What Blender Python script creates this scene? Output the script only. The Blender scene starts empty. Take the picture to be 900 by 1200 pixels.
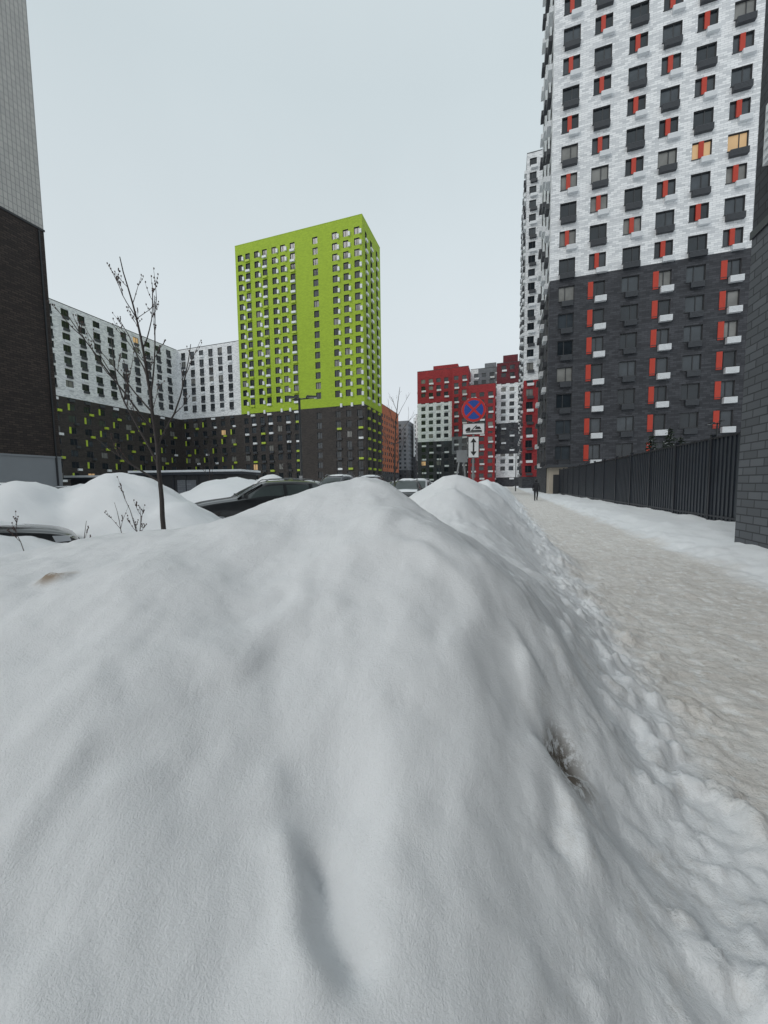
import bpy, math, random
import numpy as np
from mathutils import Vector, Matrix
random.seed(7); np.random.seed(7)
S=bpy.context.scene
col=S.collection
R18=math.radians(18)
def W(a,b):   # view-aligned metres (right, ahead) -> street-grid metres
    return (a*math.cos(R18)-b*math.sin(R18), a*math.sin(R18)+b*math.cos(R18))

# ---------------------------------------------------------------- materials
def nmat(name):
    m=bpy.data.materials.new(name); m.use_nodes=True
    nt=m.node_tree; b=nt.nodes['Principled BSDF']
    return m,nt,b
def N(nt,t,**k):
    n=nt.nodes.new(t)
    for a,v in k.items(): setattr(n,a,v)
    return n
def plain(name,c,rough=.6,var=.12,scale=3.0,metal=0,spec=.5,bump=0):
    m,nt,b=nmat(name)
    tc=N(nt,'ShaderNodeTexCoord'); no=N(nt,'ShaderNodeTexNoise'); no.inputs['Scale'].default_value=scale; no.inputs['Detail'].default_value=5
    nt.links.new(tc.outputs['Object'],no.inputs['Vector'])
    mx=N(nt,'ShaderNodeMix',data_type='RGBA')
    mx.inputs[6].default_value=(*[max(0,x*(1-var)) for x in c],1); mx.inputs[7].default_value=(*[min(1,x*(1+var)) for x in c],1)
    nt.links.new(no.outputs['Fac'],mx.inputs[0]); nt.links.new(mx.outputs[2],b.inputs['Base Color'])
    b.inputs['Roughness'].default_value=rough; b.inputs['Metallic'].default_value=metal
    b.inputs['Specular IOR Level'].default_value=spec
    if bump:
        bp=N(nt,'ShaderNodeBump'); bp.inputs['Strength'].default_value=bump; bp.inputs['Distance'].default_value=.02
        nt.links.new(no.outputs['Fac'],bp.inputs['Height']); nt.links.new(bp.outputs[0],b.inputs['Normal'])
    return m
def brick(name,c1,c2,cm,bw=.6,bh=.2,ms=.012,rough=.8,dirt=.15,offset=.5,bias=0.0,bump=.4):
    m,nt,b=nmat(name)
    tc=N(nt,'ShaderNodeTexCoord'); sp=N(nt,'ShaderNodeSeparateXYZ'); nt.links.new(tc.outputs['Object'],sp.inputs[0])
    ad=N(nt,'ShaderNodeMath',operation='ADD'); nt.links.new(sp.outputs[0],ad.inputs[0]); nt.links.new(sp.outputs[1],ad.inputs[1])
    cb=N(nt,'ShaderNodeCombineXYZ'); nt.links.new(ad.outputs[0],cb.inputs[0]); nt.links.new(sp.outputs[2],cb.inputs[1])
    br=N(nt,'ShaderNodeTexBrick'); br.offset=offset
    nt.links.new(cb.outputs[0],br.inputs['Vector'])
    br.inputs['Color1'].default_value=(*c1,1); br.inputs['Color2'].default_value=(*c2,1); br.inputs['Mortar'].default_value=(*cm,1)
    br.inputs['Scale'].default_value=1; br.inputs['Mortar Size'].default_value=ms; br.inputs['Brick Width'].default_value=bw; br.inputs['Row Height'].default_value=bh
    br.inputs['Bias'].default_value=bias
    no=N(nt,'ShaderNodeTexNoise'); no.inputs['Scale'].default_value=.35; no.inputs['Detail'].default_value=6
    nt.links.new(tc.outputs['Object'],no.inputs['Vector'])
    mr=N(nt,'ShaderNodeMapRange'); mr.inputs[3].default_value=1-dirt; mr.inputs[4].default_value=1+dirt
    nt.links.new(no.outputs['Fac'],mr.inputs[0])
    mu=N(nt,'ShaderNodeVectorMath',operation='SCALE'); nt.links.new(br.outputs['Color'],mu.inputs[0]); nt.links.new(mr.outputs[0],mu.inputs['Scale'])
    nt.links.new(mu.outputs[0],b.inputs['Base Color']); b.inputs['Roughness'].default_value=rough
    if bump:
        bp=N(nt,'ShaderNodeBump'); bp.invert=True; bp.inputs['Strength'].default_value=bump; bp.inputs['Distance'].default_value=.02
        nt.links.new(br.outputs['Fac'],bp.inputs['Height']); nt.links.new(bp.outputs[0],b.inputs['Normal'])
    return m
def glass(name,c,rough=.08,emit=None):
    m,nt,b=nmat(name)
    tc=N(nt,'ShaderNodeTexCoord'); no=N(nt,'ShaderNodeTexNoise'); no.inputs['Scale'].default_value=.9
    nt.links.new(tc.outputs['Object'],no.inputs['Vector'])
    mx=N(nt,'ShaderNodeMix',data_type='RGBA'); mx.inputs[6].default_value=(*[x*.5 for x in c],1); mx.inputs[7].default_value=(*[x*1.5 for x in c],1)
    nt.links.new(no.outputs['Fac'],mx.inputs[0]); nt.links.new(mx.outputs[2],b.inputs['Base Color'])
    b.inputs['Roughness'].default_value=rough; b.inputs['Specular IOR Level'].default_value=.6
    if emit:
        b.inputs['Emission Color'].default_value=(*emit,1); b.inputs['Emission Strength'].default_value=.35
    return m
G1=glass('window_glass_dark',(.02,.026,.032)); G2=glass('window_glass_mid',(.05,.06,.07)); G3=glass('window_curtained',(.2,.2,.19),.25)
G4=glass('window_lit',(.3,.2,.1),.2,(1.0,.66,.34))
def gl():
    r=random.random()
    return G4 if r<.007 else G3 if r<.10 else G2 if r<.4 else G1
WHITEB=brick('white_facade_brick',(.84,.85,.86),(.46,.48,.505),(.46,.48,.50),.62,.21,.012,dirt=.08,bias=-.3)
DARKB=brick('dark_facade_brick',(.065,.068,.078),(.03,.032,.038),(.02,.02,.024),.62,.21,.012,dirt=.2)
GREENB=brick('green_facade_brick',(.36,.50,.035),(.29,.415,.028),(.26,.37,.03),.62,.21,.01,dirt=.06)
BROWNB=brick('brown_facade_brick',(.05,.036,.03),(.022,.016,.014),(.014,.011,.01),.5,.2,.025,dirt=.2)
DGREEN=brick('dark_umber_facade',(.055,.046,.042),(.03,.026,.025),(.02,.02,.02),.62,.21,.012,dirt=.2)
REDB=brick('red_facade_brick',(.36,.032,.037),(.24,.02,.028),(.22,.02,.02),.62,.21,.012)
DREDB=brick('maroon_facade_brick',(.16,.02,.03),(.08,.012,.02),(.06,.01,.01),.62,.21,.012)
LIGHTP=brick('light_ribbed_cladding',(.50,.49,.46),(.44,.43,.41),(.30,.30,.29),.32,.6,.03,offset=0,dirt=.05,bump=.8)
GREYP=plain('grey_base_panel',(.22,.235,.25),.7,.1,.6)
GREYB=brick('grey_block_brick',(.13,.14,.155),(.085,.092,.102),(.045,.048,.055),.42,.16,.012,dirt=.15,bump=1)
DGREYB=brick('darker_block_brick',(.06,.065,.075),(.04,.044,.05),(.025,.025,.03),.42,.16,.012,dirt=.15,bump=1)
MGREY=brick('mid_grey_facade',(.22,.23,.25),(.15,.16,.175),(.1,.1,.12),.62,.21,.012)
ORANGE=brick('orange_facade',(.5,.15,.06),(.40,.11,.05),(.3,.1,.04),.62,.21,.012)
FRAME=plain('window_frame_dark',(.035,.038,.042),.4); REVEAL=plain('window_reveal',(.10,.10,.105),.7)
WBASK=plain('white_basket_metal',(.72,.74,.76),.5,.08); DBASK=plain('dark_basket_metal',(.045,.05,.058),.5)
GBASK=plain('lime_basket_metal',(.40,.52,.05),.5); REDP=plain('red_panel',(.46,.04,.018),.5)
ROOF=plain('roof_snow',(.75,.78,.8),.8); BEIGE=plain('beige_entrance_panel',(.45,.4,.33),.7)
METAL=plain('galvanised_steel',(.3,.31,.32),.45,.15,8,metal=.7); DMETAL=plain('dark_pole_paint',(.02,.022,.025),.45,.2,6)
NAVY=plain('navy_fence_metal',(.024,.030,.040),.45,.3,2.5); NAVY2=plain('fence_post_metal',(.016,.019,.026),.4)
SNOWCAP=plain('snow_cap',(.82,.84,.86),.7,.04,6,bump=.5)

# ---------------------------------------------------------------- mesh accumulation
class Obj:
    def __init__(s,name,loc=(0,0,0),rotz=0):
        s.e=bpy.data.objects.new(name,None); col.objects.link(s.e); s.e.location=loc; s.e.rotation_euler=(0,0,rotz); s.e.empty_display_size=.5
        s.p={}
    def quad(s,part,pts,mat):
        d=s.p.setdefault(part,{'v':[],'f':[],'m':[],'ms':[]})
        n=len(d['v']); d['v'].extend(pts); d['f'].append(tuple(range(n,n+len(pts))))
        if mat not in d['ms']: d['ms'].append(mat)
        d['m'].append(d['ms'].index(mat))
    def hexa(s,part,c,mat):
        for f in ((0,3,2,1),(4,5,6,7),(0,1,5,4),(1,2,6,5),(2,3,7,6),(3,0,4,7)):
            s.quad(part,[c[i] for i in f],mat)
    def box(s,part,a,b,mat):
        x0,y0,z0=a;x1,y1,z1=b
        s.hexa(part,[(x0,y0,z0),(x1,y0,z0),(x1,y1,z0),(x0,y1,z0),(x0,y0,z1),(x1,y0,z1),(x1,y1,z1),(x0,y1,z1)],mat)
    def tube(s,part,pts,rads,mat,n=7,cap=True):
        rings=[]
        for i,p in enumerate(pts):
            p=Vector(p); a=Vector(pts[max(0,i-1)]); b=Vector(pts[min(len(pts)-1,i+1)])
            t=(b-a).normalized(); u=t.cross(Vector((0.13,.97,.2))).normalized(); w=t.cross(u)
            rings.append([tuple(p+(u*math.cos(2*math.pi*k/n)+w*math.sin(2*math.pi*k/n))*rads[i]) for k in range(n)])
        for i in range(len(rings)-1):
            for k in range(n):
                s.quad(part,[rings[i][k],rings[i][(k+1)%n],rings[i+1][(k+1)%n],rings[i+1][k]],mat)
        if cap:
            s.quad(part,rings[0][::-1],mat); s.quad(part,rings[-1],mat)
    def done(s,smooth=()):
        for k,d in s.p.items():
            me=bpy.data.meshes.new(k); me.from_pydata(d['v'],[],d['f'])
            for m in d['ms']: me.materials.append(m)
            me.polygons.foreach_set('material_index',d['m'])
            if k in smooth:
                import bmesh
                bm=bmesh.new(); bm.from_mesh(me); bmesh.ops.remove_doubles(bm,verts=bm.verts,dist=.0005); bm.to_mesh(me); bm.free()
                me.polygons.foreach_set('use_smooth',[True]*len(me.polygons))
            o=bpy.data.objects.new(k,me); col.objects.link(o); o.parent=s.e
        return s.e

# ---------------------------------------------------------------- facades
def face(kind,x0,y0):
    if kind=='S': return lambda u,z,d:(x0+u,y0-d,z)
    if kind=='N': return lambda u,z,d:(x0+u,y0+d,z)
    if kind=='E': return lambda u,z,d:(x0+d,y0+u,z)
    if kind=='W': return lambda u,z,d:(x0-d,y0+u,z)
def pbox(B,part,P,u0,u1,z0,z1,d0,d1,mat):
    B.hexa(part,[P(u0,z0,d0),P(u1,z0,d0),P(u1,z0,d1),P(u0,z0,d1),P(u0,z1,d0),P(u1,z1,d0),P(u1,z1,d1),P(u0,z1,d1)],mat)
def facade(B,P,Wd,z0,H,cols,rows,matf,rec=.22,frames=1,deco=None,zsplit=(),usplit=()):
    ub=sorted(set([0,Wd]+[c for a in cols for c in a]+list(usplit))); zb=sorted(set([z0,H]+[c for a in rows for c in a]+list(zsplit)))
    cs={a[0]:i for i,a in enumerate(cols)}; rs={a[0]:i for i,a in enumerate(rows)}
    for i in range(len(ub)-1):
        for j in range(len(zb)-1):
            a,b,c,d=ub[i],ub[i+1],zb[j],zb[j+1]
            if a in cs and c in rs:
                ci,ri=cs[a],rs[c]
                for q in ([P(a,c,0),P(b,c,0),P(b,c,-rec),P(a,c,-rec)],[P(a,d,0),P(b,d,0),P(b,d,-rec),P(a,d,-rec)],[P(a,c,0),P(a,d,0),P(a,d,-rec),P(a,c,-rec)],[P(b,c,0),P(b,d,0),P(b,d,-rec),P(b,c,-rec)]):
                    B.quad('walls',q,REVEAL)
                B.quad('windows',[P(a,c,-rec),P(b,c,-rec),P(b,d,-rec),P(a,d,-rec)],gl())
                if frames:
                    e=.07; m=(a+b)/2+(b-a)*.08*(1 if (ci+ri)%2 else -1)
                    f0,f1=-rec+.01,-rec+.07
                    pbox(B,'window_frames',P,a,b,c,c+e,f0,f1,FRAME)
                    pbox(B,'window_frames',P,a,b,d-e,d,f0,f1,FRAME)
                    pbox(B,'window_frames',P,m-.04,m+.04,c+e,d-e,f0,f1,FRAME)
                    if frames>1:
                        pbox(B,'window_frames',P,a,a+e,c+e,d-e,f0,f1,FRAME); pbox(B,'window_frames',P,b-e,b,c+e,d-e,f0,f1,FRAME)
                        pbox(B,'window_sills',P,a-.05,b+.05,c-.06,c-.004,-.02,.07,FRAME)
                if deco: deco(B,P,ci,ri,a,b,c,d)
            else:
                B.quad('walls',[P(a,c,0),P(b,c,0),P(b,d,0),P(a,d,0)],matf((a+b)/2,(c+d)/2))
def shell(B,x0,x1,y0,y1,z0,H,mat,skip=''):
    if 'N' not in skip: B.quad('walls',[(x0,y1,z0),(x1,y1,z0),(x1,y1,H),(x0,y1,H)],mat)
    if 'S' not in skip: B.quad('walls',[(x0,y0,z0),(x1,y0,z0),(x1,y0,H),(x0,y0,H)],mat)
    if 'E' not in skip: B.quad('walls',[(x1,y0,z0),(x1,y1,z0),(x1,y1,H),(x1,y0,H)],mat)
    if 'W' not in skip: B.quad('walls',[(x0,y0,z0),(x0,y1,z0),(x0,y1,H),(x0,y0,H)],mat)
    B.quad('roof',[(x0,y0,H-.8),(x1,y0,H-.8),(x1,y1,H-.8),(x0,y1,H-.8)],ROOF)
def parapet(B,x0,x1,y0,y1,H,mat):
    t=.35;o=.03
    B.box('parapet',(x0-o,y0-o,H+.002),(x1+o,y0+t,H+.18),mat); B.box('parapet',(x0-o,y1-t,H+.002),(x1+o,y1+o,H+.18),mat)
    B.box('parapet',(x0-o,y0+t+.003,H+.002),(x0+t,y1-t-.003,H+.18),mat); B.box('parapet',(x1-t,y0+t+.003,H+.002),(x1+o,y1-t-.003,H+.18),mat)
def basket(B,P,u0,u1,z0,z1,dep,mat,slats=0):
    if slats:
        h=(z1-z0)/slats
        pbox(B,'ac_baskets',P,u0+.04,u1-.04,z0+.03,z1-.03,.01,dep-.04,DBASK if mat is DBASK else GREYP)
        for k in range(slats):
            pbox(B,'ac_baskets',P,u0,u1,z0+k*h+.01,z0+(k+1)*h-.012,.012,dep,mat)
    else: pbox(B,'ac_baskets',P,u0,u1,z0,z1,.012,dep,mat)

FH=3.05
def tower_right():
    B=Obj('apartment_tower')
    x0,x1,y0,y1=4.8,33.0,49,62.5; H=78; SPL=25.0
    cx=[6.6,9.7,13.0,16.0,19.0,22.0,25.2,28.4,31.2]
    cols=[(c-.85-x0,c+.85-x0) for c in cx]
    rows=[(4.2+FH*i,4.2+FH*i+1.65) for i in range(24)]
    def mf(u,z): return DARKB if z<SPL else WHITEB
    def deco(B,P,ci,ri,a,b,c,d):
        dark=c<SPL-.5
        if dark:
            if ci%2==1:
                pbox(B,'red_panels',P,a-.02,a+.50,c-.2,d+.0,-.10,.05,REDP)
                basket(B,P,a+.66,b+.12,c-.72,c-.1,.42,WBASK,5)
            else: basket(B,P,a+.35,b-.15,c-.70,c-.1,.35,DBASK,5)
        else:
            if (ci+ri)%2==0:
                pbox(B,'red_panels',P,a+.58,a+1.0,c+.0,d,-.15,.02,REDP)
                basket(B,P,a+.72,b+.1,c-.62,c-.1,.38,WBASK,5)
            else: basket(B,P,a+.1,b-.05,c-.7,c-.1,.42,DBASK,5)
    facade(B,face('S',x0,y0),x1-x0,0,H,cols,rows,mf,.22,2,deco,zsplit=(SPL,3.3))
    cw=[(1.2,2.8),(5.4,7.0),(10.2,11.8)]
    def deco2(B,P,ci,ri,a,b,c,d): basket(B,P,a+.2,b+.1,c-.7,c-.1,.45,WBASK if (ci+ri)%2 else DBASK,4)
    facade(B,face('W',x0,y0),y1-y0,0,H,cw,rows,mf,.22,1,deco2,zsplit=(SPL,3.3))
    shell(B,x0,x1,y0,y1,0,H,DARKB,'SW'); parapet(B,x0,x1,y0,y1,H,FRAME)
    B.box('entrance',(4.9,46.2,0),(6.9,48.99,3.2),BEIGE); B.box('entrance_canopy',(4.5,45.6,3.21),(8.6,48.98,3.5),DBASK)
    B.box('entrance_door',(5.3,46.12,.1),(6.4,46.19,2.4),FRAME)
    B.box('plinth_band',(4.72,48.93,3.3),(33.0,48.992,3.55),GREYP)
    B.done()
tower_right()

def tower_back():
    B=Obj('apartment_tower')
    x0,x1,y0,y1=4.2,26,97,120; H=77
    def mf(u,z): return WHITEB if z>26 else ((REDB if u<8 else DARKB) if z>3 else DARKB)
    cols=[(a,a+1.5) for a in (0.6,3.4,6.4,9.4,12.4,15.4,18.4)]; rows=[(4+FH*i,5.7+FH*i) for i in range(24)]
    def deco(B,P,ci,ri,a,b,c,d): basket(B,P,a+.2,b+.2,c-.7,c-.1,.5,WBASK if (ci+ri)%2 else DBASK)
    facade(B,face('S',x0,y0),x1-x0,0,H,cols,rows,mf,.2,1,deco,zsplit=(26,3)); 
    facade(B,face('W',x0,y0),y1-y0,0,H,cols,rows,mf,.2,1,deco,zsplit=(26,3)); shell(B,x0,x1,y0,y1,0,H,WHITEB,'SW'); parapet(B,x0,x1,y0,y1,H,FRAME)
    B.done()
tower_back()

def green_tower():
    B=Obj('apartment_tower')
    x0,x1,y0,y1=-83.0,-39.3,104,120; H=78.2; SPL=25.3
    def mf(u,z): return DGREEN if z<SPL else GREENB
    cc=[1.8,4.7,8.0,11.0,14.4,17.5,20.9,28.6,35.0,38.5,42.0]
    cols=[(c-.85,c+.85) for c in cc]; rows=[(3.8+3.02*i,3.8+3.02*i+1.95) for i in range(24)]
    def deco(B,P,ci,ri,a,b,c,d):
        if c<SPL-.5:
            if ci not in(7,) and random.random()<.7: basket(B,P,a+.6,b+.3,c-.7,c-.1,.45,random.choice([WBASK,GBASK,DBASK,DBASK]))
        else:
            if ci in (0,2,4,5,9,10,8): 
                basket(B,P,b+.05,b+.65,c-.1,c+1.0,.45,WBASK)
            elif ci in(1,3,6): basket(B,P,a+.1,b-.1,c-.7,c-.08,.45,WBASK if (ri+ci)%3 else GBASK)
    facade(B,face('S',x0,y0),x1-x0,0,H,cols,rows,mf,.3,1,deco,zsplit=(SPL,))
    ce=[(2.2,3.7),(6.6,8.3),(11.8,13.3)]
    def deco2(B,P,ci,ri,a,b,c,d): basket(B,P,a,b,c-.75,c-.1,.45,WBASK if c>SPL else GBASK)
    facade(B,face('E',x1,y0),y1-y0,0,H,ce,rows,mf,.3,1,deco2,zsplit=(SPL,))
    shell(B,x0,x1,y0,y1,0,H,GREENB,'SE'); parapet(B,x0,x1,y0,y1,H,GREENB)
    B.done()
green_tower()

def white_wings():
    B=Obj('apartment_block')
    SPL=25.3; H=49
    def mf(u,z): return DGREEN if z<SPL else WHITEB
    rows=[(3.9+3.02*i,3.9+3.02*i+1.7) for i in range(15)]
    def deco(B,P,ci,ri,a,b,c,d):
        if c<SPL-.5: 
            if (ci+ri)%2: basket(B,P,b-.5,b+.5,c-.7,c-.1,.45,random.choice([GBASK,GBASK,WBASK,DBASK]))
            elif random.random()<.6: pbox(B,'lime_panels',P,a-.02,a+.45,c,d,-.1,.04,GBASK)
        else: basket(B,P,a+.3,b-.1,c-.75,c-.1,.4,DBASK if (ci*3+ri)%4 else WBASK)
    facade(B,face('S',-109,104.3),26,0,H,[(1.6+3.9*i,3.4+3.9*i) for i in range(6)],rows,mf,.25,1,deco,zsplit=(SPL,))
    facade(B,face('E',-109,20),84.3,0,H,[(1.6+3.9*i,3.4+3.9*i) for i in range(21)],rows,mf,.25,1,deco,zsplit=(SPL,))
    shell(B,-125,-109,20,104.3,0,H,WHITEB,'E'); shell(B,-125,-83.05,104.3,120,0,H,WHITEB,'S')
    parapet(B,-125,-109,20,104.0,H,FRAME); B.box('parapet',(-108.9,104.27,H+.002),(-83.1,104.7,H+.18),FRAME)
    B.done()
white_wings()

def left_near():
    B=Obj('apartment_tower')
    x0,x1,y0,y1=-60,-42,-20,25.4; H=78
    def mf(u,z): return GREYP if z<4.6 else (BROWNB if z<26 else LIGHTP)
    rows=[(5.6+3.05*i,7.3+3.05*i) for i in range(23)]
    facade(B,face('E',x1,y0),y1-y0,0,H,[(2+4*i,3.8+4*i) for i in range(9)],rows,mf,.22,1,None,zsplit=(4.6,26),usplit=(38,42))
    shell(B,x0,x1,y0,y1,0,4.6,GREYP,'E'); 
    for (a,b,m) in((4.6,26,BROWNB),(26,H,LIGHTP)):
        B.quad('walls',[(x0,y1,a),(x1,y1,a),(x1,y1,b),(x0,y1,b)],m)
    B.box('ledge',(x1+.004,y0,25.9),(x1+.08,y1+.06,26.08),FRAME)
    B.box('base_ledge',(x1+.004,y0,4.5),(x1+.08,y1+.1,4.66),GREYP)
    B.box('downpipe',(x1+.01,y1-.5,0.2),(x1+.12,y1-.38,25.8),DMETAL)
    B.done()
left_near()

def right_near():
    B=Obj('brick_apartment_building')
    x0,x1,y0,y1=4.62,16,-14,9.6; H=40
    def mf(u,z): return GREYB if z<6.3 else DGREYB
    facade(B,face('W',x0,y0),y1-y0,-.2,H,[(3,4.8),(8,9.8),(13,14.8)],[(7+3.05*i,8.8+3.05*i) for i in range(9)],mf,.2,1,None,zsplit=(6.3,))
    B.quad('walls',[(x0,y1,-.2),(x1,y1,-.2),(x1,y1,6.3),(x0,y1,6.3)],GREYB); B.quad('walls',[(x0,y1,6.3),(x1,y1,6.3),(x1,y1,H),(x0,y1,H)],DGREYB)
    B.box('band_course',(x0-.03,y0,6.25),(x0-.003,y1+.02,6.4),DBASK)
    B.box('ac_unit_box',(x0-.32,7.75,7.05),(x0-.01,8.75,8.05),WBASK)
    for k in range(6): B.box('ac_unit_slat',(x0-.345,7.8,7.13+k*.15),(x0-.324,8.7,7.2+k*.15),WBASK)
    B.done()
right_near()

def red_complex():
    B=Obj('red_apartment_complex')
    def win(u0,n,st,w=1.9): return [(u0+st*i,u0+st*i+w) for i in range(n)]
    def dk(B,P,ci,ri,a,b,c,d):
        if (ci+ri)%2: basket(B,P,a+.3,b+.3,c-.8,c-.1,.5,WBASK)
    rows=[(3.9+3.02*i,3.9+3.02*i+1.75) for i in range(16)]
    def blk(x0,x1,y0,y1,H,mf,zs,us=()):
        w=x1-x0; n=int(w//3.4)
        facade(B,face('S',x0,y0),w,0,H,win((w-n*3.4)/2+.8,n,3.4),[r for r in rows if r[1]<H-1],mf,.25,0,dk,zsplit=zs,usplit=us)
        facade(B,face('E',x1,y0),y1-y0,0,H,win(1.2,int((y1-y0)//3.6),3.6),[r for r in rows if r[1]<H-1],mf,.25,0,dk,zsplit=zs)
        facade(B,face('W',x0,y0),y1-y0,0,H,win(1.2,int((y1-y0)//3.6),3.6),[r for r in rows if r[1]<H-1],mf,.25,0,dk,zsplit=zs)
        shell(B,x0,x1,y0,y1,0,H,REDB,'SEW'); parapet(B,x0,x1,y0,y1,H,FRAME)
    blk(-37.5,-22,166,182,51.5,lambda u,z:(DARKB if z<20.5 else WHITEB if z<37.5 else REDB),(20.5,37.5))
    blk(-22,-15,165.2,180,51.5,lambda u,z:(DARKB if z<14.5 else MGREY if z<22 else REDB),(14.5,22))
    B.box('roof_house',(-31,170,50.8),(-20,178,54.5),REDB)
    blk(-15,-3.5,176,190,53,lambda u,z:((WHITEB if z>44 and u<3.4 else MGREY) if z>33 else WHITEB if z>24 else MGREY),(24,33,44))
    B.box('roof_house',(-9,179,52.3),(-4,186,56),MGREY)
    blk(-3.5,8.8,168,184,52,lambda u,z:(DREDB if z>43.5 else WHITEB if z>27 else DARKB if z>14 else WHITEB if z>4 else DARKB),(4,14,27,43.5))
    B.box('roof_house',(-1,171,51.2),(5,179,56),DREDB)
    blk(-14.5,-3.8,160,175.8,42,lambda u,z:(REDB if z<23 or u>7.0 else DARKB if z<34 else REDB),(23,34),(7.0,))
    B.done()
red_complex()

def distant(name,x0,x1,y0,y1,H,mats,sp):
    B=Obj(name)
    def mf(u,z):
        for s_,m in zip(sp,mats):
            if z<s_: return m
        return mats[-1]
    def win(w): 
        n=int(w//3.6); return [(1.0+3.6*i,2.6+3.6*i) for i in range(n)]
    rows=[(3.9+3.02*i,5.5+3.02*i) for i in range(int((H-4)//3.02))]
    for k,w in (('S',x1-x0),('E',y1-y0)):
        facade(B,face(k,x0 if k=='S' else x1,y0),w,0,H,win(w),rows,mf,.2,0,None,zsplit=tuple(sp))
    shell(B,x0,x1,y0,y1,0,H,mats[-1],'SE'); parapet(B,x0,x1,y0,y1,H,FRAME); B.done()
distant('orange_apartment_building',-66,-56,170,200,40,[DARKB,ORANGE],[8])
distant('apartment_block',-84,-75,240,262,43,[DARKB,WHITEB,ORANGE],[12,30])
distant('apartment_block',-74,-66,262,280,47,[DARKB,MGREY,MGREY],[12,30])
distant('apartment_block',-64,-53,270,285,50,[DARKB,WHITEB],[22])
distant('apartment_block',-52,-41.5,225,240,44,[DARKB,MGREY,WHITEB],[16,30])
distant('apartment_block',-110,-70,330,345,50,[DARKB,WHITEB],[25])
distant('apartment_block',12,60,170,190,70,[DARKB,WHITEB],[25])

# ---------------------------------------------------------------- terrain
perm=np.random.permutation(256); perm=np.concatenate([perm,perm])
ang=np.random.rand(256)*2*np.pi; GX=np.cos(ang); GY=np.sin(ang)
def pn(x,y):
    xi=np.floor(x).astype(int); yi=np.floor(y).astype(int); xf=x-xi; yf=y-yi
    u=xf*xf*xf*(xf*(xf*6-15)+10); v=yf*yf*yf*(yf*(yf*6-15)+10)
    def g(i,j,a,b):
        h=perm[(perm[(xi+i)&255]+yi+j)&255]; return GX[h]*a+GY[h]*b
    n00=g(0,0,xf,yf);n10=g(1,0,xf-1,yf);n01=g(0,1,xf,yf-1);n11=g(1,1,xf-1,yf-1)
    return (n00*(1-u)+n10*u)*(1-v)+(n01*(1-u)+n11*u)*v
def fbm(x,y,o=4):
    r=0;a=1
    for i in range(o): r=r+a*pn(x*2**i+17.3*i,y*2**i+9.1*i); a*=.5
    return r
def sm(a,b,x):
    t=np.clip((x-a)/(b-a),0,1); return t*t*(3-2*t)
ctl=[(-3,-1.2,.3),(-1.5,-1,.2),(0,-1,.0),(1.5,-1,0),
(-3,0,.5),(-2,.0,.42),(-1,0,.26),(0,0,.10),(.5,.1,.0),(1.2,.2,0),
(-3,.66,.66),(-2,.66,.62),(-1,.66,.52),(-.35,.66,.45),(0,.66,.40),(.40,.66,.17),(.75,.75,.02),(1.3,.7,0),
(-3.2,1.3,.80),(-2,1.3,.84),(-1,1.3,.86),(-.3,1.3,.74),(.05,1.3,.80),(.42,1.35,.76),(.68,1.35,.44),(.92,1.4,.12),(1.15,1.4,.02),(1.8,1.5,0),
(-3.8,2.1,.90),(-2.3,2.0,1.0),(-1.2,2.0,1.12),(-.5,1.9,1.08),(0,2.0,1.17),(.5,2.0,1.10),(.98,2.05,.66),(1.3,2.05,.18),(1.65,2.1,.02),(2.3,2.1,0),
(-4.3,2.9,.80),(-2.8,2.8,1.00),(-1.75,2.9,1.16),(-.7,3.0,1.38),(-.07,3.05,1.52),(.5,3.0,1.18),(1.1,3.0,.78),(1.55,3.0,.38),(1.95,3.1,.06),(2.4,3.1,0),(3,3,0),
(-4.5,4,.45),(-2.5,4,.6),(-1.2,4,.7),(0,4.1,.80),(.9,4,.76),(1.7,4,.45),(2.35,4.1,.05),(3.2,4,0),
(-4,5.2,.4),(-2,5.4,.4),(0,5.2,.7),(.9,5.3,1.0),(1.8,5.2,.75),(2.4,5.2,.35),(2.9,5.2,.05),(4,5,0),(2.6,6.5,.6),(1.6,6.6,1.35),(.6,6.5,.9)]
C=np.array([(*W(a,b),z) for a,b,z in ctl])
def U(r2): return .5*r2*np.log(r2+1e-9)
n=len(C); K=U((C[:,None,0]-C[None,:,0])**2+(C[:,None,1]-C[None,:,1])**2)+np.eye(n)*.01
Pm=np.c_[np.ones(n),C[:,:2]]; A=np.block([[K,Pm],[Pm.T,np.zeros((3,3))]])
wts=np.linalg.solve(A,np.r_[C[:,2],0,0,0])
def tps(X,Y):
    r=wts[n]+wts[n+1]*X+wts[n+2]*Y
    for i in range(n): r=r+wts[i]*U((X-C[i,0])**2+(Y-C[i,1])**2)
    return r
MOUNDS=[]
def mound(a,b,z,sa,sb=None): MOUNDS.append((*W(a,b),z,sa,sb or sa))
mound(-7.1,10.2,1.95,1.6,1.4); mound(-8.8,9.2,1.55,1.5); mound(-5.6,9.6,1.15,1.0); mound(-7.5,6.4,1.05,1.5,1.1); mound(-9.5,7,1.0,1.6)
mound(-6.0,19.5,2.1,1.2); mound(-9.5,24,2.0,3); mound(-17,22,1.7,3); mound(-14,15,1.0,2.5)
mound(-1.3,17,1.0,.9); mound(3.2,30,1.2,1.6)
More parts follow.
